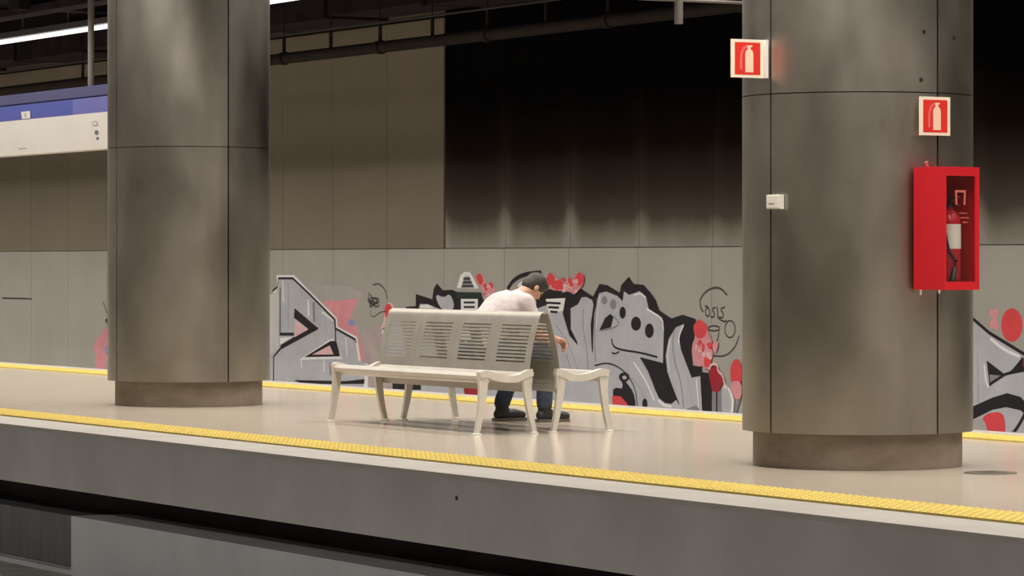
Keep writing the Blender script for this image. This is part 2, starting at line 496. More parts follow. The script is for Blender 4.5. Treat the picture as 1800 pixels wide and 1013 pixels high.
# ------------------------------------------------------------------ extinguisher cabinet
AC = math.radians(9.5)
m4 = math.radians(3.5)
W2, D, H = 0.148, 0.252, 0.745
cz = 1.105
cab = empty('extinguisher_cabinet', (CR[0] + (R + 0.012) * math.cos(m4), CR[1] + (R + 0.012) * math.sin(m4), cz), AC)
tag(cab, 'red metal extinguisher cabinet with a glazed front on the column', 'cabinet')
bm = bmesh.new()
th = 0.012
add_box(bm, 0, D, -W2, -W2 + th, 0, H); add_box(bm, 0, D, W2 - th, W2, 0, H)
add_box(bm, 0, D, -W2 + th, W2 - th, 0, th); add_box(bm, 0, D, -W2 + th, W2 - th, H - th, H)
add_box(bm, 0, th, -W2 + th, W2 - th, th, H - th)
build('body', bm, M_red, cab)
bm = bmesh.new()
fw = 0.036; fl = 0.014
add_box(bm, D, D + 0.014, -W2, -W2 + fl, 0, H); add_box(bm, D, D + 0.014, W2 - fw, W2, 0, H)
add_box(bm, D, D + 0.014, -W2 + fl, W2 - fw, 0, 0.05); add_box(bm, D, D + 0.014, -W2 + fl, W2 - fw, H - 0.055, H)
door = build('door', bm, M_red, cab)
box('glass_pane', D + 0.003, D + 0.006, -W2 + fl, W2 - fw, 0.05, H - 0.055, M_glass, door)
# printed emblem on the pane: an open bracket frame and lines of print
M_emb = mat('emblem_pale_red', (0.42, 0.10, 0.085), 0.6)


def print_poly(name, pts, x=D + 0.0065):
    bm = bmesh.new()
    bm.faces.new([bm.verts.new((x, y, z)) for y, z in pts])
    build(name, bm, M_emb, door)


print_poly('emblem_print', [(-0.05, 0.515), (-0.032, 0.515), (-0.036, 0.590), (0.022, 0.590), (0.018, 0.515), (0.036, 0.515), (0.040, 0.605), (-0.054, 0.605)])
for k, (y0, y1) in enumerate(((-0.02, 0.05), (-0.01, 0.065), (0.01, 0.055))):
    z = 0.462 - k * 0.028
    print_poly('text_line', [(y0, z), (y1, z), (y1, z + 0.006), (y0, z + 0.006)])
for y, z in ((-0.11, -0.02), (0.05, -0.012)):
    bm = bmesh.new(); add_tube(bm, [(0.02, y, 0.0), (0.02, y, z - 0.012)], [0.012, 0.008], 8); build('bracket', bm, M_chrome, cab)
bm = bmesh.new(); add_tube(bm, [(0.02, -0.045, H), (0.02, -0.06, H + 0.035)], [0.014, 0.012], 8); build('bracket', bm, M_chrome, cab)

ex = empty('fire_extinguisher', cab.matrix_basis @ Vector((0.165, -0.012, th + 0.002)), AC)
tag(ex, 'red fire extinguisher with a white label inside the cabinet', 'extinguisher')
bm = bmesh.new()
add_lathe(bm, [(0, 0), (0.066, 0), (0.072, 0.012), (0.072, 0.39), (0.068, 0.425), (0.052, 0.455), (0.028, 0.472), (0.022, 0.49), (0, 0.49)], 32)
build('cylinder', bm, M_ext, ex, smooth=True)
build('paper_label', arc_shell(0.0725, 0.0735, math.radians(-75), math.radians(62), 0.235, 0.385, 16), M_white, ex, smooth=True)
bm = bmesh.new()
add_box(bm, -0.015, 0.03, -0.014, 0.014, 0.491, 0.515)
add_sweep(bm, [(-0.01, 0, 0.52), (0.02, 0, 0.535), (0.085, 0, 0.55)], [0.022] * 3, [0.008] * 3, Vector((0, 1, 0)))
add_sweep(bm, [(0.0, 0, 0.508), (0.04, 0, 0.506), (0.085, 0, 0.50)], [0.022] * 3, [0.008] * 3, Vector((0, 1, 0)))
build('valve', bm, M_black, ex)
bm = bmesh.new()
add_tube(bm, [(0.02, -0.015, 0.503), (0.03, -0.06, 0.47), (0.045, -0.085, 0.40), (0.062, -0.086, 0.3), (0.072, -0.070, 0.22), (0.088, -0.036, 0.17), (0.090, -0.03, 0.15)], 0.009, 8)
add_tube(bm, [(0.090, -0.030, 0.165), (0.090, -0.042, 0.11), (0.086, -0.055, 0.04)], [0.013, 0.015, 0.02], 10)
build('hose', bm, M_black, ex, smooth=True)

# drain cover in the floor
bm = bmesh.new(); add_lathe(bm, [(0, 0.0005), (0.16, 0.0005), (0.16, 0.004), (0.145, 0.006), (0, 0.006)], 32)
dp = (-17.6, 12.90)
d = empty('drain_cover', (dp[0], dp[1], 0)); tag(d, 'round dark metal cover in the floor beside the column', 'drain cover')
build('lid', bm, M_drain, d, smooth=True)
for k in range(5):
    box('slot', -0.09, 0.09, -0.07 + k * 0.032, -0.058 + k * 0.032, 0.006, 0.0068, M_black, d)

# ------------------------------------------------------------------ hanging sign along the far edge
SY = 15.0
sx1 = world_from(262, 230, SY)[0]; sx0 = -52.0
t = empty('hanging_sign', ((sx0 + sx1) / 2, SY, 2.5)); tag(t, 'long blue and white hanging sign along the far platform edge', 'sign')
cx = (sx0 + sx1) / 2
box('white_band', sx0 - cx, sx1 - cx, 0, 0.2, 0.02, 0.425, M_boardw, t, bevel=0.008)
xm = world_from(127, 200, SY)[0] - cx
box('blue_band', sx0 - cx, xm, 0.004, 0.19, 0.426, 0.60, M_blue, t)
box('blue_band', xm + 0.004, sx1 - cx, 0.004, 0.19, 0.426, 0.60, M_blue2, t)
box('top_rail', sx0 - cx, sx1 - cx, 0.03, 0.17, 0.62, 0.735, M_bluegrey, t)
box('shadow_gap', sx0 - cx, sx1 - cx, 0.05, 0.15, 0.60, 0.62, M_ink, t)
for px in (160, -330):
    p = world_from(px, 150, SY + 0.1)
    bm = bmesh.new(); add_tube(bm, [(p[0] - cx, 0.1, 0.735), (p[0] - cx, 0.1, 2.25)], 0.036, 14); build('hanger_pole', bm, M_pole, t, smooth=True)


def sign_poly(name, pts, m, off=0.002):
    bm = bmesh.new()
    vs = []
    for px, py in pts:
        p = world_from(px, py, SY)
        vs.append(bm.verts.new((p[0] - cx, -off, p[2] - 2.5)))
    bm.faces.new(vs)
    return build(name, bm, m, t)


def ell(cx_, cy_, rx, ry, n=18, a0=0.0):
    return [(cx_ + rx * math.cos(2 * math.pi * k / n + a0), cy_ + ry * math.sin(2 * math.pi * k / n + a0)) for k in range(n)]


sign_poly('line_badge', [(37.5, 197), (53, 195), (54, 208), (39, 209.5)], M_boardw, 0.004)
sign_poly('badge_print', [(44, 199), (46.5, 199), (47, 206), (44.5, 206.5)], M_inkg, 0.006)
sign_poly('print_ring', ell(167.5, 217.5, 5.5, 4.6), M_inkg)
sign_poly('print_ring_inner', ell(167.5, 217.5, 3.5, 2.8), M_boardw, 0.004)
sign_poly('print_dot', ell(170, 233, 3.6, 4.2), M_ink)
sign_poly('print_dot', ell(171.8, 243.5, 2.5, 3.0), M_ink)
sign_poly('print_line', [(33, 261), (47, 260), (47, 262), (33, 263)], M_inkg)

# sign hanger near the top edge of the view
p = world_from(1193, 42, 14.0)
t2 = empty('hanger_post', (p[0], 14.0, p[2])); tag(t2, 'short grey ceiling post with a thin cross arm', 'post')
bm = bmesh.new(); add_tube(bm, [(0, 0, 0), (0, 0, 4.75 - p[2])], 0.033, 16); build('post', bm, M_pole, t2, smooth=True)
bm = bmesh.new(); add_tube(bm, [(0, -0.35, 0.178), (0, 0.62, 0.178)], 0.012, 8); build('cross_arm', bm, M_pole, t2)

# pipes and ducts over the far track
PY = 18.0
pz = world_from(892, 57, PY)[2]
t = empty('service_pipe', (-40, PY, pz)); tag(t, 'dark brown service pipe hung in front of the far wall', 'pipe')
bm = bmesh.new(); add_tube(bm, [(-18, 0, 0), (20, 0, 0)], 0.066, 16); build('pipe', bm, M_pipe, t, smooth=True)
cz2 = world_from(870, 18, PY)[2] - pz
hz = [world_from(q, 40, PY)[0] + 40 for q in (857, 960, 1072)]
st = hz[1] - hz[0]
for k in range(-9, 6):
    xx = hz[0] + k * st
    bm = bmesh.new(); add_tube(bm, [(xx, 0, 0.05), (xx, 0, cz2 + 0.02)], 0.022, 8); h_ = build('hanger', bm, M_duct, t)
    bm = bmesh.new(); add_tube(bm, [(xx, 0, cz2 + 0.02), (xx, 0, 4.75 - pz)], 0.008, 6); build('rod', bm, M_duct, h_)
    if k % 2 == 0:
        bm = bmesh.new(); add_tube(bm, [(xx - 0.05, 0, 0), (xx + 0.05, 0, 0)], 0.078, 16); build('collar', bm, M_pipe, t, smooth=True)
t = empty('cable_conduit', (-40, PY, pz + cz2)); tag(t, 'thin grey conduit running above the brown service pipe', 'conduit')
bm = bmesh.new(); add_tube(bm, [(-18, -0.05, 0.02), (20, -0.05, 0.02)], 0.013, 8); build('tube', bm, M_conduit, t)
t = empty('air_duct', (-40, 19.0, 4.22)); tag(t, 'dusty rectangular air duct under the ceiling along the far wall', 'duct')
for k in range(14):
    xx = -17 + k * 2.6
    dz = random.uniform(-0.03, 0.03)
    box('duct_section', xx, xx + 2.55, -0.35, 0.45, 0.0 + dz, 0.30 + dz, M_duct, t, bevel=0.01)
    box('flange', xx + 2.54, xx + 2.61, -0.38, 0.48, -0.03, 0.33, M_pipe, t)
t = empty('cable_tray', (-40, 16.2, 4.36)); tag(t, 'dark cable tray under the ceiling beside the strip lamp', 'cable tray')
box('tray', -18, 20, -0.15, 0.15, 0.0, 0.02, M_duct, t)
for s in (-1, 1): box('side_rail', -18, 20, s * 0.15 - 0.01, s * 0.15 + 0.01, 0.0, 0.09, M_duct, t)
for k in range(4):
    bm = bmesh.new(); add_tube(bm, [(-18, -0.1 + k * 0.06, 0.045), (20, -0.1 + k * 0.06, 0.045)], 0.022, 8); build('cable', bm, M_black, t)

# ------------------------------------------------------------------ double bench
BX0, BX1, BY = -25.72, -23.22, 12.955
BL = BX1 - BX0
bench = empty('station_bench', ((BX0 + BX1) / 2, BY, 0))
tag(bench, 'double-sided slotted steel bench standing between the two columns', 'bench')


def lerp_profile(prof, s):
    """point at arc length s along a (v, z) polyline"""
    for (a, b) in zip(prof, prof[1:]):
        l = math.hypot(b[0] - a[0], b[1] - a[1])
        if s <= l + 1e-9: return (a[0] + (b[0] - a[0]) * s / l, a[1] + (b[1] - a[1]) * s / l)
        s -= l
    return prof[-1]


def prof_len(prof): return sum(math.hypot(b[0] - a[0], b[1] - a[1]) for a, b in zip(prof, prof[1:]))


def smooth_prof(pts, it=2):
    for _ in range(it):
        n = [pts[0]]
        for a, b in zip(pts, pts[1:]):
            n += [(a[0] * .75 + b[0] * .25, a[1] * .75 + b[1] * .25), (a[0] * .25 + b[0] * .75, a[1] * .25 + b[1] * .75)]
        n.append(pts[-1]); pts = n
    return pts


def slotted_sheet(prof, width, s0, s1, nslot, margin, sign, thick=0.004, cut=0.40):
    """sheet following a profile, pierced by nslot slots between arc lengths s0 and s1"""
    L_ = prof_len(prof)
    ss = [s0 * i / 6 for i in range(6)]
    pitch = (s1 - s0) / nslot
    flags = [False] * 6
    for k in range(nslot):
        ss += [s0 + k * pitch, s0 + k * pitch + pitch * cut]; flags += [True, False]
    ss += [s1 + (L_ - s1) * i / 5 for i in range(6)]; flags += [False] * 5
    us = [-width / 2, -width / 2 + margin, width / 2 - margin, width / 2]
    bm = bmesh.new()
    g = []
    for s in ss:
        v, z = lerp_profile(prof, s)
        g.append([bm.verts.new((u, sign * v, z)) for u in us])
    for i in range(len(ss) - 1):
        for j in range(3):
            if flags[i] and j == 1: continue
            bm.faces.new((g[i][j], g[i][j + 1], g[i + 1][j + 1], g[i + 1][j]))
    bmesh.ops.recalc_face_normals(bm, faces=bm.faces[:])
    bmesh.ops.solidify(bm, geom=bm.faces[:], thickness=thick)
    return bm


BACK = smooth_prof([(-0.105, 0.305), (-0.135, 0.40), (-0.128, 0.52), (-0.092, 0.70), (-0.05, 0.85), (-0.03, 0.893), (-0.006, 0.896)])
SEAT = smooth_prof([(-0.505, 0.395), (-0.545, 0.405), (-0.548, 0.452), (-0.50, 0.462), (-0.38, 0.438), (-0.25, 0.425), (-0.165, 0.432), (-0.135, 0.455)])
NM = 4
MW = BL / NM
lb = prof_len(BACK); lsn = prof_len(SEAT)
for sgn in (1, -1):
    off = 0.0 if sgn > 0 else 0.0135
    bk = build('backrest', slotted_sheet(BACK, MW - 0.002, 0.225 + off, 0.525 + off, 11, 0.085, sgn), M_bench, None, smooth=True)
    se = build('seat', slotted_sheet(SEAT, MW - 0.002, 0.19, 0.44, 8, 0.085, sgn), M_seat, None, smooth=True)
    for k in range(NM):
        for src in (bk, se):
            o = src if k == 0 else src.copy()
            if k: COL.objects.link(o)
            o.parent = bench
            o.location = (-BL / 2 + (k + 0.5) * MW, 0, 0)
    # long beams under the seat
    for v in (-0.47, -0.20):
        bm = bmesh.new(); add_tube(bm, [(-BL / 2 + 0.03, sgn * v, 0.395), (BL / 2 - 0.03, sgn * v, 0.395)], 0.02, 10)
        build('seat_beam', bm, M_bench2, bench, smooth=True)
    for e in (-1, 1):
        xe = e * (BL / 2 - 0.018)
        bm = bmesh.new()
        pr = smooth_prof([(-0.545, 0.44), (-0.49, 0.452), (-0.42, 0.425), (-0.32, 0.405), (-0.22, 0.41), (-0.15, 0.445), (-0.10, 0.455)])
        add_sweep(bm, [(xe, sgn * v, z) for v, z in pr], [0.05] * len(pr), [0.052] * len(pr))
        build('end_rail', bm, M_bench2, bench, bevel=0.006, smooth=True)
        for top, mid, low, foot in (((-0.512, 0.455), (-0.510, 0.34), (-0.532, 0.16), (-0.562, 0.012)),
                                    ((-0.138, 0.455), (-0.143, 0.34), (-0.118, 0.16), (-0.082, 0.012))):
            pr = smooth_prof([top, mid, low, foot])
            n = len(pr)
            wd = [0.062 * (1 - i / (n - 1)) ** 1.8 + 0.036 for i in range(n)]
            bm = bmesh.new()
            add_sweep(bm, [(xe, sgn * v, z) for v, z in pr], [0.034] * n, wd)
            lg = build('leg', bm, M_bench2, bench, bevel=0.006, smooth=True)
            bm = bmesh.new(); add_lathe(bm, [(0, 0.0005), (0.04, 0.0005), (0.038, 0.010), (0.02, 0.016), (0, 0.016)], 14, xe, sgn * foot[0])
            build('foot', bm, M_bench2, lg, smooth=True)
bm = bmesh.new(); add_tube(bm, [(-BL / 2, 0, 0.892), (BL / 2, 0, 0.892)], 0.010, 10)
build('top_tube', bm, M_bench, bench, smooth=True)


# ------------------------------------------------------------------ seated person, leaning forward
PX, PYB = -25.0, 13.31
person = empty('person', (PX, PYB, 0.0))
tag(person, 'person in a white shirt bent forward on the far side of the bench', 'person')


def cone(bm, p, q, r0, r1, seg=14):
    """tapered limb with rounded ends"""
    p, q = Vector(p), Vector(q)
    add_tube(bm, [p, q], [r0, r1], seg)
    for c, r in ((p, r0), (q, r1)):
        bmesh.ops.create_icosphere(bm, subdivisions=2, radius=r, matrix=Matrix.Translation(c))


def ball(bm, c, rx, ry, rz, tilt=0.0):
    bmesh.ops.create_icosphere(bm, subdivisions=3, radius=1.0,
                               matrix=Matrix.Translation(c) @ Matrix.Rotation(tilt, 4, 'X') @ Matrix.Diagonal((rx, ry, rz, 1)))


def fuse(name, bm, m, parent, voxel=0.008, smooth_it=4, noise=0.0):
    """one continuous skin over overlapping volumes"""
    me = bpy.data.meshes.new(name + '_src'); bm.to_mesh(me); bm.free()
    o = bpy.data.objects.new(name + '_src', me); COL.objects.link(o)
    r = o.modifiers.new('r', 'REMESH'); r.mode = 'VOXEL'; r.voxel_size = voxel
    s = o.modifiers.new('s', 'SMOOTH'); s.iterations = smooth_it; s.factor = 0.5
    if noise > 0:
        tx = bpy.data.textures.new('folds', 'CLOUDS'); tx.noise_scale = 0.09
        dm = o.modifiers.new('d', 'DISPLACE'); dm.texture = tx; dm.strength = noise; dm.mid_level = 0.5
    dg = bpy.context.evaluated_depsgraph_get()
    out = bpy.data.meshes.new_from_object(o.evaluated_get(dg))
    bpy.data.objects.remove(o); bpy.data.meshes.remove(me)
    out.name = name
    for p_ in out.polygons: p_.use_smooth = True
    out.materials.clear()
    return link_mesh(name, out, m, parent)


HC = Vector((0.0, 0.535, 1.065))           # centre of the head
HT = math.radians(-52)                    # the head hangs: face turned down and forward
HM = Matrix.Translation(HC) @ Matrix.Rotation(HT, 4, 'X') @ Matrix.Scale(0.9, 4)
J = {}
for s in (-1, 1):
    J[s] = dict(sh=(s * 0.185, 0.365, 0.955), el=(s * 0.215, 0.47, 0.68), wr=(s * 0.095, 0.665, 0.665),
                hip=(s * 0.10, 0.0, 0.56), kn=(s * 0.15, 0.46 if s < 0 else 0.56, 0.545),
                an=(s * 0.165, 0.34 if s < 0 else 0.545, 0.085))

bm = bmesh.new()
# trunk, neck
cone(bm, (0, 0.02, 0.57), (0, 0.11, 0.71), 0.105, 0.10); cone(bm, (0, 0.11, 0.71), (0, 0.29, 0.895), 0.10, 0.10)
cone(bm, (0, 0.29, 0.895), (0, 0.385, 0.965), 0.095, 0.07); cone(bm, (0, 0.385, 0.985), (0, 0.475, 1.04), 0.062, 0.056)
# head: skull, jaw, brow, nose, lips, ears
def hb(c, rx, ry, rz): 
    bmesh.ops.create_icosphere(bm, subdivisions=3, radius=1.0, matrix=HM @ Matrix.Translation(c) @ Matrix.Diagonal((rx, ry, rz, 1)))
hb((0, -0.005, 0.03), 0.076, 0.096, 0.092)
hb((0, 0.025, -0.03), 0.062, 0.068, 0.085)
hb((0, 0.055, -0.085), 0.034, 0.030, 0.025)
hb((0, 0.078, 0.028), 0.05, 0.018, 0.014)
hb((0, 0.098, -0.018), 0.012, 0.02, 0.014); hb((0, 0.092, 0.002), 0.009, 0.014, 0.022)
hb((0, 0.083, -0.055), 0.024, 0.012, 0.006); hb((0, 0.081, -0.067), 0.02, 0.012, 0.007)
for s in (-1, 1):
    hb((s * 0.077, -0.008, -0.008), 0.010, 0.02, 0.032)
    hb((s * 0.044, 0.058, -0.02), 0.022, 0.022, 0.02)
    j = J[s]
    cone(bm, (s * 0.09, 0.34, 0.955), j['sh'], 0.07, 0.058)
    cone(bm, j['sh'], j['el'], 0.052, 0.040); cone(bm, j['el'], j['wr'], 0.040, 0.027)
    # legs inside the trousers
    cone(bm, j['hip'], j['kn'], 0.085, 0.055); cone(bm, j['kn'], j['an'], 0.052, 0.036)
    # hand: palm, four fingers of different length, thumb on the inner side
    wr = Vector(j['wr']); pd = Vector((-s * 0.10, 0.9, -0.30)).normalized(); sd = Vector((s * 0.9, 0.1, 0.25)).normalized(); dn = pd.cross(sd).normalized()
    if dn.z > 0: dn = -dn
    pe = wr + pd * 0.088
    cone(bm, wr, wr + pd * 0.045, 0.025, 0.027)
    for q in range(4):
        base = wr + pd * 0.055 + sd * (-0.030 + 0.020 * q)
        kn_ = wr + pd * 0.092 + sd * (-0.033 + 0.022 * q)
        cone(bm, base, kn_, 0.0135, 0.0115, 10)
        ln = (0.036, 0.042, 0.039, 0.030)[q]
        d1 = (pd * 0.75 + dn * 0.66).normalized(); d2 = (pd * 0.15 + dn * 0.99).normalized(); d3 = (pd * -0.5 + dn * 0.86).normalized()
        k1 = kn_ + d1 * ln; k2 = k1 + d2 * ln * 0.7; k3 = k2 + d3 * ln * 0.5
        cone(bm, kn_, k1, 0.0105, 0.0095, 10); cone(bm, k1, k2, 0.0095, 0.0085, 10); cone(bm, k2, k3, 0.0085, 0.0075, 10)
    tb = wr + pd * 0.03 - sd * 0.026
    t1 = tb + (pd * 0.6 - sd * 0.6 + dn * 0.4).normalized() * 0.042; t2_ = t1 + (pd * 0.8 - sd * 0.1 + dn * 0.5).normalized() * 0.032
    cone(bm, tb, t1, 0.015, 0.0115, 10); cone(bm, t1, t2_, 0.0115, 0.009, 10)
body = fuse('body', bm, M_skin, person, 0.0055, 3)
for s in (-1, 1):
    bm = bmesh.new(); ball(bm, (0, 0, 0), 0.012, 0.008, 0.005)
    o = build('eye', bm, M_black, body, smooth=True); o.matrix_local = HM @ Matrix.Translation((s * 0.032, 0.081, 0.008))

# shirt
bm = bmesh.new()
def oval(p, q, rx0, ry0, rx1, ry1):
    p, q = Vector(p), Vector(q)
    add_tube(bm, [p, q], [rx0, rx1], 24, ry=[ry0, ry1])
cone(bm, (-0.05, 0.01, 0.60), (-0.05, 0.09, 0.72), 0.145, 0.135); cone(bm, (0.05, 0.01, 0.60), (0.05, 0.09, 0.72), 0.145, 0.135)
for s in (-1, 1):
    cone(bm, (s * 0.055, 0.09, 0.72), (s * 0.07, 0.27, 0.905), 0.135, 0.135)
    cone(bm, (s * 0.07, 0.27, 0.905), (s * 0.09, 0.335, 0.945), 0.135, 0.10)
    cone(bm, (0, 0.05, 0.70), (0, 0.29, 0.915), 0.14, 0.138)
    cone(bm, (s * 0.08, 0.335, 0.955), (s * 0.175, 0.36, 0.95), 0.09, 0.078)
    sh, el = Vector(J[s]['sh']), Vector(J[s]['el'])
    cone(bm, sh, sh.lerp(el, 0.62), 0.074, 0.064)
cone(bm, (0, 0.33, 0.95), (0, 0.405, 0.992), 0.09, 0.070)
fuse('shirt', bm, M_shirt, person, 0.010, 5, 0.014)

# trousers
bm = bmesh.new()
cone(bm, (-0.07, -0.01, 0.585), (0.07, -0.01, 0.585), 0.128, 0.128)
for s in (-1, 1):
    j = J[s]
    cone(bm, (s * 0.09, 0.02, 0.575), j['kn'], 0.108, 0.077)
    kn, an = Vector(j['kn']), Vector(j['an'])
    cone(bm, kn, kn.lerp(an, 0.45), 0.077, 0.07); cone(bm, kn.lerp(an, 0.45), an + Vector((0, 0, 0.06)), 0.07, 0.066)
fuse('trousers', bm, M_jeans, person, 0.009, 4, 0.012)

# hair: cap over the back and top of the skull
bm = bmesh.new()
def hb2(c, rx, ry, rz):
    bmesh.ops.create_icosphere(bm, subdivisions=3, radius=1.0, matrix=HM @ Matrix.Translation(c) @ Matrix.Diagonal((rx, ry, rz, 1)))
hb2((0, -0.014, 0.046), 0.088, 0.104, 0.098)
hb2((0, -0.045, 0.0), 0.080, 0.072, 0.085)
hb2((0, 0.05, 0.085), 0.066, 0.05, 0.045)
fuse('hair', bm, M_hair, person, 0.008, 3, 0.012)

# boots
for s in (-1, 1):
    an = Vector(J[s]['an'])
    bm = bmesh.new()
    y0 = an.y
    cone(bm, (an.x, y0, 0.16), (an.x, y0, 0.07), 0.058, 0.052)
    cone(bm, (an.x, y0 - 0.03, 0.055), (an.x, y0 + 0.10, 0.055), 0.045, 0.046)
    cone(bm, (an.x, y0 + 0.10, 0.055), (an.x + s * 0.012, y0 + 0.185, 0.045), 0.046, 0.036)
    b_ = fuse('boot', bm, M_boot, person, 0.008, 3)
    bm = bmesh.new()
    pts = [(-0.04, -0.07), (0.04, -0.07), (0.045, 0.0), (0.042, 0.06), (0.05, 0.12), (0.046, 0.18), (0.02, 0.22), (-0.02, 0.222), (-0.044, 0.18), (-0.046, 0.12), (-0.04, 0.06), (-0.045, 0.0)]
    lo = [bm.verts.new((an.x + x, y0 + y, 0.001)) for x, y in pts]; hi = [bm.verts.new((an.x + x, y0 + y, 0.026)) for x, y in pts]
    bm.faces.new(lo[::-1]); bm.faces.new(hi)
    for i in range(len(pts)): bm.faces.new((lo[i], lo[(i + 1) % len(pts)], hi[(i + 1) % len(pts)], hi[i]))
    build('sole', bm, M_sole, b_)


# ------------------------------------------------------------------ graffiti: flat coats of spray paint on the wall panels
def paint(name, c, var=0.06): return mat('paint_' + name, c, 0.6, var=var, scale=3.0, spec=0.2)


P_silver = paint('silver', (0.41, 0.415, 0.445), 0.08)
P_black = paint('black', (0.018, 0.015, 0.018))
P_white = paint('white', (0.72, 0.70, 0.70))
P_grey = paint('mid_grey', (0.22, 0.21, 0.23))
P_red = paint('red', (0.62, 0.06, 0.07))
P_dred = paint('dark_red', (0.30, 0.02, 0.03))
P_pink = paint('pink', (0.62, 0.26, 0.29), 0.15)
P_lpink = paint('pale_pink', (0.66, 0.42, 0.43))
P_mauve = paint('mauve', (0.40, 0.325, 0.32), 0.12)
P_blue = paint('blue', (0.24, 0.26, 0.46))
P_haze = paint('grey_haze', (0.36, 0.34, 0.33))
P_tag = paint('tag_black', (0.06, 0.052, 0.05))


class Piece:
    def __init__(self, label, origin_px, ox, oy, sc):
        p = world_from(*origin_px, YW)
        self.o = empty('graffiti', (p[0], YW, p[2]))
        tag(self.o, label, 'graffiti')
        self.c = p; self.layer = 0
        self.set(ox, oy, sc)

    def set(self, ox, oy, sc): self.ox, self.oy, self.sc = ox, oy, sc

    def pt(self, x, y):
        p = world_from(self.ox + x / self.sc, self.oy + y / self.sc, YW)
        return Vector((p[0] - self.c[0], 0, p[2] - self.c[2]))

    def poly(self, name, pts, m, rnd=0):
        self.layer += 1
        if rnd: pts = closed_smooth(pts, rnd)
        vs = [self.pt(*p) for p in pts]
        bm = bmesh.new()
        y = -0.0006 - 0.00012 * self.layer
        bv = [bm.verts.new((v.x, y, v.z)) for v in vs]
        for tri in tessellate_polygon([[(v.x, v.z, 0) for v in vs]]):
            try: bm.faces.new([bv[i] for i in tri])
            except ValueError: pass
        return build(name, bm, m, self.o)

    def stroke(self, name, pts, wd, m, rnd=2):
        self.layer += 1
        if rnd: pts = smooth_prof([tuple(p) for p in pts], rnd)
        vs = [self.pt(*p) for p in pts]
        r = wd / self.sc * 44.0 / F / 2
        y = -0.0006 - 0.00012 * self.layer
        bm = bmesh.new(); L_ = []
        for i, v in enumerate(vs):
            t = (vs[min(i + 1, len(vs) - 1)] - vs[max(i - 1, 0)]).normalized()
            n = Vector((-t.z, 0, t.x)) * r
            L_.append((bm.verts.new((v.x + n.x, y, v.z + n.z)), bm.verts.new((v.x - n.x, y, v.z - n.z))))
        for a, b in zip(L_, L_[1:]): bm.faces.new((a[0], a[1], b[1], b[0]))
        return build(name, bm, m, self.o)

    def dot(self, name, x, y, rx, ry, m): return self.poly(name, ell(x, y, rx, ry, 20), m)

    def blot(self, name, x, y, rx, ry, m, rag=0.28):
        """ragged sprayed blot"""
        n = 16
        pts = []
        for k in range(n):
            a = 2 * math.pi * k / n; q = 1 + random.uniform(-rag, rag)
            pts.append((x + rx * q * math.cos(a), y + ry * q * math.sin(a)))
        return self.poly(name, pts, m, 1)

    def speckle(self, name, x0, x1, y0, y1, n, r, m):
        for _ in range(n): self.blot(name, random.uniform(x0, x1), random.uniform(y0, y1), r * random.uniform(.5, 1.3), r * random.uniform(.6, 1.6), m, 0.35)


def closed_smooth(pts, it):
    for _ in range(it):
        n = []
        for i in range(len(pts)):
            a, b = pts[i], pts[(i + 1) % len(pts)]
            n += [(a[0] * .75 + b[0] * .25, a[1] * .75 + b[1] * .25), (a[0] * .25 + b[0] * .75, a[1] * .25 + b[1] * .75)]
        pts = n
    return pts


# --- pink patch beside the left column
g = Piece('small pink spray patch peeking out beside the left column', (180, 640), 0, 480, 4.22)
g.poly('pink_patch', [(690, 520), (765, 440), (775, 400), (900, 400), (900, 760), (700, 735), (712, 640)], P_pink, 1)
g.poly('mauve_patch', [(790, 640), (900, 560), (900, 760), (770, 720)], P_mauve, 1)
g.dot('blue_spot', 795, 570, 17, 34, P_blue)
g.stroke('tag_stroke', [(765, 215), (785, 270), (795, 300), (830, 260)], 14, P_tag)
g.stroke('tag_stroke', [(805, 160), (810, 260)], 10, P_tag); g.dot('tag_spot', 795, 355, 14, 18, P_tag)

# --- silver arrow letter right of the left column
g = Piece('angular silver graffiti letter with black arrow beside the left column', (560, 640), 470, 450, 4.053)
g.poly('haze', [(300, 215), (440, 205), (640, 225), (640, 330), (420, 350), (330, 300)], P_haze, 1)
g.poly('pink_cloud', [(400, 320), (520, 318), (640, 305), (640, 330), (592, 440), (640, 510), (700, 740), (640, 760), (600, 620), (480, 520)], P_pink)
g.poly('mauve_cloud', [(655, 560), (760, 500), (830, 520), (790, 760), (830, 990), (680, 990), (700, 760)], P_mauve, 1)
g.poly('mauve_cloud', [(640, 250), (690, 260), (665, 330), (600, 470), (590, 440), (640, 330)], P_mauve)
g.dot('blue_spot', 600, 477, 24, 24, P_blue); g.dot('blue_spot', 402, 277, 26, 34, P_haze)
g.poly('white_halo', [(-30, 300), (38, 270), (70, 205), (66, 136), (190, 136), (498, 445), (502, 505), (640, 578), (668, 760), (720, 770), (715, 940), (-30, 940)], P_white)
g.poly('silver_fill', [(-30, 305), (40, 285), (80, 215), (80, 160), (182, 160), (482, 455), (490, 520), (628, 597), (650, 745), (700, 772), (690, 900), (680, 990), (-30, 990)], P_silver)
g.stroke('outline', [(38, 250), (72, 222), (80, 160), (182, 160), (300, 272), (478, 452), (484, 520), (490, 520), (628, 597), (632, 620)], 17, P_black, 0)
g.stroke('highlight', [(292, 310), (294, 430)], 22, P_white); g.stroke('highlight', [(110, 175), (115, 330)], 16, P_white)
g.stroke('shading', [(330, 330), (335, 470)], 40, P_grey); g.stroke('shading', [(150, 200), (150, 520)], 26, P_haze)
g.stroke('highlight', [(390, 400), (470, 460)], 14, P_white, 0)
g.poly('black_arrow', [(195, 372), (362, 515), (300, 548), (95, 668), (95, 636), (292, 520), (190, 440)], P_black)
g.poly('pink_fill', [(195, 452), (292, 525), (195, 580)], P_lpink)
g.stroke('outline', [(92, 225), (92, 560)], 14, P_black, 0); g.stroke('outline', [(88, 558), (190, 558)], 22, P_black, 0)
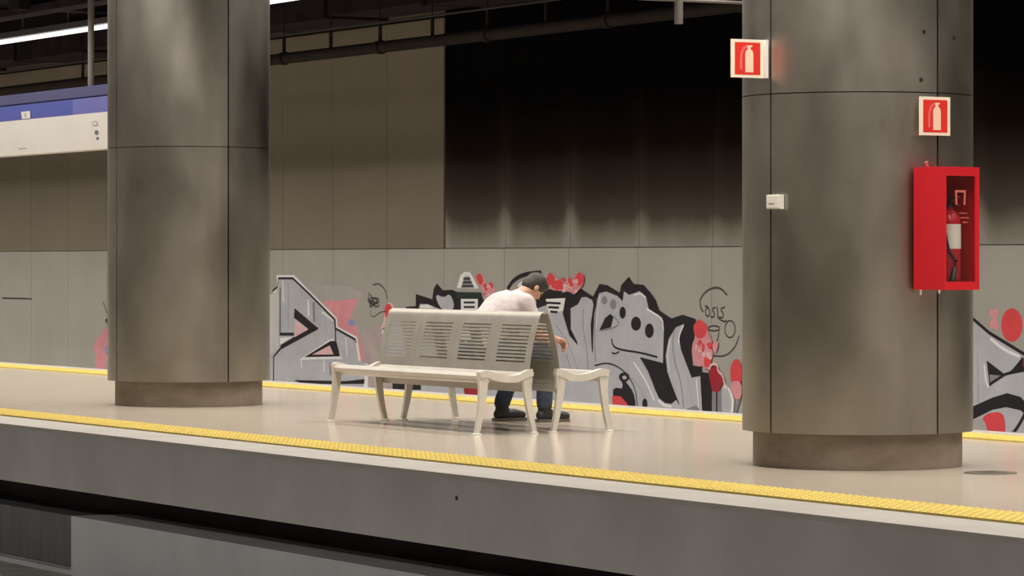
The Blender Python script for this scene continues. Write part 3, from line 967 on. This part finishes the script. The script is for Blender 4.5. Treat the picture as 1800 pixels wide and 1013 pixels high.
g.poly('white_fill', [(92, 588), (182, 574), (92, 634)], P_white)
g.poly('white_side', [(-30, 290), (42, 268), (80, 232), (82, 655), (45, 690), (-30, 740)], paint('pale_silver', (0.52, 0.51, 0.51)))
g.stroke('outline', [(362, 515), (95, 660), (46, 718), (44, 990)], 17, P_black, 0)
g.poly('white_fill', [(225, 742), (440, 600), (470, 590), (535, 735)], P_white)
g.poly('black_triangle', [(265, 722), (452, 606), (492, 608), (520, 716)], P_black)
g.poly('pink_fill', [(320, 704), (446, 638), (474, 704)], P_lpink)
g.stroke('outline', [(484, 450), (488, 620)], 16, P_black, 0)
g.stroke('drip', [(243, 735), (245, 800)], 16, P_white, 0); g.stroke('drip', [(405, 735), (408, 825)], 16, P_white, 0)
g.stroke('shading', [(450, 760), (455, 850)], 40, P_grey, 0); g.stroke('highlight', [(560, 580), (570, 720)], 16, P_white, 0)
g.poly('black_base', [(190, 885), (560, 893), (695, 878), (690, 912), (400, 912), (230, 902)], P_black)

# --- tag with red spot
g = Piece('thin black scribbled tag with a red spot left of the bench', (655, 540), 470, 450, 4.053)
g.poly('pink_glow', [(840, 340), (890, 330), (910, 400), (890, 470), (870, 510), (800, 530), (830, 470)], P_lpink, 2)
g.dot('red_spot', 862, 395, 27, 54, P_red)
g.stroke('red_drip', [(858, 440), (850, 490)], 22, P_red)
g.stroke('tag_arc', [(752, 208), (795, 195), (840, 240), (858, 310)], 11, P_tag)
for q in ([(725, 260), (715, 330), (760, 350), (800, 330), (790, 300), (730, 300), (720, 320), (775, 370), (800, 350)],
          [(730, 270), (760, 320), (745, 370), (720, 350), (770, 290), (795, 320), (750, 345)],
          [(715, 310), (800, 345), (760, 290), (735, 360)]):
    g.stroke('tag_stroke', q, 11, P_tag)
g.stroke('tag_stroke', [(740, 380), (730, 420), (760, 440), (800, 400), (850, 395)], 6, P_tag)

# --- the long silver piece behind the bench
g = Piece('long silver and black graffiti lettering behind the bench', (1000, 640), 640, 460, 5.0)
g.poly('silver_back', [(90, 900), (100, 640), (200, 560), (380, 420), (1120, 400), (1750, 330), (1800, 1400), (60, 1400)], P_silver)
g.stroke('white_edge', [(90, 880), (130, 660), (215, 570)], 28, P_white)
g.poly('black_base', [(250, 995), (500, 1000), (500, 1130), (250, 1120)], P_black)
g.poly('mauve_base', [(60, 1010), (245, 1010), (245, 1150), (60, 1150)], P_mauve)
g.poly('red_base', [(870, 1090), (1030, 1090), (1030, 1180), (890, 1190)], P_dred)
g.dot('ring', 770, 1090, 30, 22, P_black); g.dot('ring_inside', 770, 1090, 15, 11, P_silver)
g.poly('black_spikes', [(365, 432), (370, 398), (455, 392), (456, 285), (600, 332), (612, 240), (642, 192), (692, 252), (775, 248), (820, 268), (1030, 272),
                        (1046, 330), (1110, 392), (1110, 480), (365, 480)], P_black)
g.poly('silver_fill', [(480, 420), (492, 372), (560, 374), (668, 418)], P_silver)
g.poly('white_fill', [(490, 385), (560, 378), (620, 408), (500, 408)], P_white)
g.poly('silver_fill', [(632, 285), (700, 318), (755, 280), (795, 370), (780, 430), (690, 430), (640, 350)], P_silver, 1)
g.poly('white_pyramid', [(815, 232), (848, 120), (882, 92), (932, 92), (965, 150), (1010, 240)], P_white)
g.poly('dark_pyramid', [(852, 232), (885, 130), (925, 130), (972, 232)], P_grey)
for k in range(3): g.stroke('stripe', [(865 + k * 4, 215 - k * 32), (960 - k * 12, 215 - k * 32)], 13, P_black, 0)
g.stroke('stripe', [(790, 246), (1010, 246)], 18, P_haze, 0)
g.stroke('dark_bar', [(815, 296), (1032, 296)], 44, paint('dark_green', (0.02, 0.035, 0.03)), 0)
g.poly('white_box', [(852, 328), (1003, 328), (1000, 440), (852, 440)], P_white)
for k in range(3): g.stroke('stripe', [(878, 360 + k * 40), (975, 360 + k * 40)], 17, P_black, 0)
g.poly('red_flame', [(980, 115), (1030, 98), (1055, 150), (1062, 180), (1110, 205), (1165, 245), (1110, 330), (1070, 350), (1060, 280), (1000, 190)], P_pink, 1)
g.poly('red_flame', [(982, 118), (1030, 102), (1052, 165), (1030, 215), (1000, 180)], P_red, 1); g.speckle('red_spot', 1060, 1140, 190, 300, 7, 14, P_red); g.speckle('pink_spot', 1060, 1120, 200, 310, 6, 12, P_lpink)
g.stroke('black_arc', [(1262, 240), (1320, 155), (1420, 108), (1560, 96)], 34, P_black)
g.poly('silver_fill', [(1335, 215), (1410, 155), (1440, 190), (1400, 240)], P_white, 1)

g.set(960, 460, 3.617)
g.poly('black_shadow', [(-60, 195), (0, 175), (140, 185), (165, 205), (225, 172), (300, 222), (342, 142), (392, 150), (470, 198), (480, 150), (528, 96), (560, 142), (622, 148),
                        (668, 200), (700, 245), (722, 310), (800, 362), (870, 338), (952, 365), (968, 420), (925, 560), (935, 662), (992, 668), (995, 704),
                        (1058, 712), (1052, 1030), (-60, 1030)], P_black)
g.poly('silver_letter', [(45, 262), (125, 236), (108, 330), (150, 470), (215, 545), (240, 700), (260, 1030), (-60, 1030), (-60, 300)], P_silver)
g.poly('silver_letter', [(158, 298), (205, 272), (228, 228), (258, 225), (296, 245), (304, 275), (286, 400), (292, 560), (330, 690), (330, 1030), (255, 1030), (225, 640), (200, 510), (160, 430)], P_silver)
g.stroke('inner_line', [(240, 300), (235, 420), (262, 560), (270, 690)], 8, P_grey)
g.stroke('inner_line', [(130, 590), (150, 650), (160, 700)], 7, P_grey); g.stroke('inner_line', [(60, 400), (150, 520), (205, 700)], 5, P_grey)
g.poly('white_box', [(0, 238), (125, 232), (112, 310), (20, 330)], P_white)
for k in range(3): g.stroke('stripe', [(5 + k * 12, 262 + k * 28), (95 - k * 10, 266 + k * 28)], 13, P_black, 0)
g.poly('silver_face', [(340, 202), (385, 190), (455, 218), (490, 252), (498, 188), (530, 212), (598, 188), (638, 222), (655, 300), (742, 358), (752, 420), (746, 645), (600, 608),
                       (652, 700), (690, 800), (720, 868), (760, 900), (800, 905), (830, 880), (880, 960), (880, 1030), (330, 1030), (330, 690), (300, 600), (302, 480), (310, 330)], P_silver)
g.poly('black_shade', [(600, 612), (748, 652), (772, 742), (805, 840), (795, 890), (752, 886), (705, 800), (652, 695)], P_black)
g.stroke('white_edge', [(715, 880), (750, 915), (800, 922)], 14, P_white)
g.stroke('white_edge', [(640, 300), (745, 362), (748, 440)], 10, P_white, 1); g.stroke('white_edge', [(560, 215), (605, 200), (635, 230)], 9, P_white)
for x, y, rx, ry in ((490, 325, 20, 38), (575, 395, 32, 45), (660, 440, 28, 46)): g.dot('black_spot', x, y, rx, ry, P_black)
g.stroke('inner_line', [(345, 215), (330, 300), (322, 420)], 6, P_white); g.stroke('inner_line', [(600, 620), (660, 720), (700, 830)], 7, P_haze)
g.stroke('inner_line', [(512, 700), (600, 800), (640, 900), (650, 960)], 9, P_haze); g.stroke('inner_line', [(560, 640), (640, 760), (690, 880)], 12, P_white)
g.dot('grey_spot', 375, 247, 18, 26, P_grey); g.dot('grey_spot', 430, 272, 20, 33, P_grey)
g.poly('black_wedge', [(342, 438), (378, 360), (412, 332), (432, 352), (416, 418)], P_black)
g.stroke('inner_line', [(342, 440), (420, 428), (470, 400), (455, 372), (430, 345)], 8, P_grey)
g.stroke('smile_line', [(420, 490), (428, 540), (480, 562), (600, 578), (712, 608)], 11, P_black); g.stroke('smile_line', [(422, 580), (445, 588), (470, 572)], 9, P_black)
g.stroke('inner_line', [(330, 230), (318, 330), (308, 480), (318, 640)], 7, P_grey)
g.stroke('inner_line', [(312, 662), (400, 640), (500, 690), (572, 800), (585, 930)], 8, P_black)
g.dot('ring', 500, 735, 33, 30, P_black); g.dot('ring_inside', 502, 738, 15, 13, P_silver)
g.poly('black_shape', [(470, 720), (520, 775), (560, 830), (575, 920), (560, 960), (520, 880), (440, 820), (440, 800), (500, 810)], P_black, 1)
g.poly('black_shape', [(430, 810), (520, 840), (570, 925), (570, 960), (430, 960)], P_black)
g.poly('red_shape', [(425, 852), (480, 858), (522, 905), (530, 960), (425, 960)], P_red)
g.poly('black_spot', ell(632, 905, 16, 34), P_black)
g.poly('silver_blade', [(884, 396), (830, 418), (785, 490), (764, 600), (775, 700), (810, 800), (850, 900), (870, 1030), (1002, 1030), (985, 728), (930, 738), (892, 640), (862, 560), (850, 480)], P_silver)
g.stroke('white_edge', [(790, 500), (775, 600), (790, 700)], 8, P_white); g.stroke('inner_line', [(905, 740), (925, 830), (940, 930)], 8, P_haze); g.stroke('inner_line', [(960, 745), (975, 930)], 10, P_white)
g.stroke('inner_line', [(820, 440), (808, 520), (822, 640), (862, 760), (880, 930)], 10, P_grey)
g.stroke('white_edge', [(878, 405), (850, 470), (848, 520)], 12, P_white)
g.poly('dark_base', [(900, 935), (960, 915), (985, 950), (985, 1000), (890, 1000)], P_grey)
g.poly('grey_bars', [(1062, 815), (1122, 820), (1122, 1030), (1060, 1030)], P_grey); g.stroke('stripe', [(1090, 825), (1090, 1020)], 14, P_black, 0)
g.poly('white_drip', [(1122, 800), (1165, 788), (1205, 880), (1190, 1030), (1122, 1030)], P_silver); g.stroke('stripe', [(1235, 870), (1205, 970)], 22, P_grey, 0)
g.stroke('white_edge', [(1135, 790), (1165, 800), (1195, 880), (1180, 1000)], 20, P_white)
g.poly('dark_red_block', [(1035, 690), (1095, 655), (1132, 760), (1102, 832), (1060, 825)], P_dred)
g.poly('pink_cloud', [(938, 640), (930, 540), (955, 470), (945, 400), (985, 372), (1030, 400), (1040, 470), (1062, 500), (1055, 545), (1068, 590), (1050, 640), (1060, 665), (1020, 690), (1000, 660), (975, 672)], P_pink, 1)
g.blot('red_spot', 985, 432, 42, 58, P_red, 0.12)
g.speckle('pink_spot', 950, 1050, 500, 640, 12, 13, P_lpink); g.speckle('red_spot', 955, 1055, 510, 660, 9, 12, P_red)
g.blot('red_spot', 1030, 640, 24, 30, P_red); g.blot('pink_spot', 1085, 535, 18, 36, P_pink)
g.stroke('white_edge', [(1040, 690), (1060, 650), (1095, 652), (1100, 700), (1130, 722), (1140, 780), (1165, 802)], 15, P_lpink, 1)
g.dot('red_spot', 1216, 712, 38, 92, P_red); g.poly('pink_cloud', [(1180, 760), (1250, 760), (1250, 870), (1215, 880), (1185, 830)], P_pink, 1)
g.poly('red_crown', [(8, 96), (45, 72), (75, 110), (105, 122), (175, 128), (190, 72), (238, 76), (250, 130), (225, 172), (185, 215), (160, 190), (20, 182)], P_pink, 1)
g.blot('red_spot', 36, 115, 28, 40, P_red, 0.15); g.blot('red_spot', 218, 112, 30, 42, P_red, 0.12); g.blot('red_spot', 92, 150, 60, 30, P_red, 0.2)
g.speckle('pink_spot', 120, 200, 120, 190, 8, 12, P_lpink); g.speckle('red_spot', 60, 170, 110, 170, 6, 13, P_red)

# --- round tag
g = Piece('thin black circular tag beside the right column', (1260, 560), 960, 460, 3.617)
g.stroke('tag_arc', [(1152, 215), (1105, 162), (1030, 175), (975, 240), (985, 300), (1000, 320)], 12, P_tag)
g.stroke('tag_arc', [(1228, 470), (1205, 545), (1140, 605), (1062, 600)], 10, P_tag)
for q in ([(1030, 288), (1012, 310), (1016, 345), (1036, 350), (1042, 315), (1028, 288), (1010, 282)], [(1078, 292), (1052, 300), (1072, 330), (1068, 356), (1046, 350)],
          [(1088, 285), (1092, 356)], [(1138, 290), (1106, 302), (1130, 332), (1124, 362), (1100, 352)],
          [(1090, 355), (1130, 385), (1150, 375)]):
    g.stroke('tag_stroke', q, 10, P_tag)
for q in (ell(1170, 430, 33, 54, 20), ell(1068, 425, 36, 16, 16)):
    g.stroke('tag_ring', q + [q[0]], 9, P_tag, 0)
g.stroke('tag_stroke', [(1100, 430), (1095, 490), (1065, 560), (1050, 540)], 9, P_tag)

# --- piece beyond the right column
g = Piece('silver and black graffiti with red dots right of the right column', (1760, 660), 1680, 400, 2.533)
g.dot('red_spot', 250, 435, 48, 75, P_red)
for x, y in ((160, 382), (180, 378), (162, 432), (182, 440), (175, 408)): g.dot('red_spot', x, y, 11, 17, P_pink)
g.poly('silver_letter', [(20, 370), (72, 402), (150, 470), (298, 562), (420, 640), (420, 1000), (20, 1000)], P_silver)
g.stroke('outline', [(60, 392), (150, 470), (298, 560), (420, 640)], 12, P_black, 0)
g.poly('black_wedge', [(300, 575), (320, 640), (220, 660), (255, 630)], P_black)
g.poly('dark_red_block', [(300, 590), (420, 650), (420, 700), (300, 630)], P_dred)
g.stroke('white_edge', [(155, 495), (215, 545), (285, 575)], 11, P_white)
g.poly('black_wedge', [(138, 592), (220, 655), (152, 708)], P_black); g.poly('grey_wedge', [(150, 655), (205, 660), (155, 695)], P_grey)
g.stroke('outline', [(150, 700), (220, 655), (310, 625), (420, 610)], 10, P_black, 0); g.stroke('white_edge', [(128, 610), (135, 690), (148, 712)], 8, P_white)
g.stroke('inner_line', [(98, 560), (100, 700), (100, 780)], 8, P_haze)
g.poly('black_band', [(20, 815), (72, 800), (165, 758), (230, 738), (290, 755), (330, 800), (330, 850), (290, 815), (225, 800), (165, 812), (72, 858), (20, 880)], P_black)
g.stroke('outline', [(320, 800), (300, 850), (270, 900), (235, 940)], 13, P_black)
g.poly('red_blot', [(115, 850), (150, 825), (205, 822), (222, 860), (220, 960), (140, 960), (140, 880)], P_red, 1)
g.poly('grey_fill', [(20, 885), (72, 860), (115, 850), (140, 890), (138, 1000), (20, 1000)], P_haze)
g.stroke('white_edge', [(258, 915), (272, 930)], 12, P_white, 0)
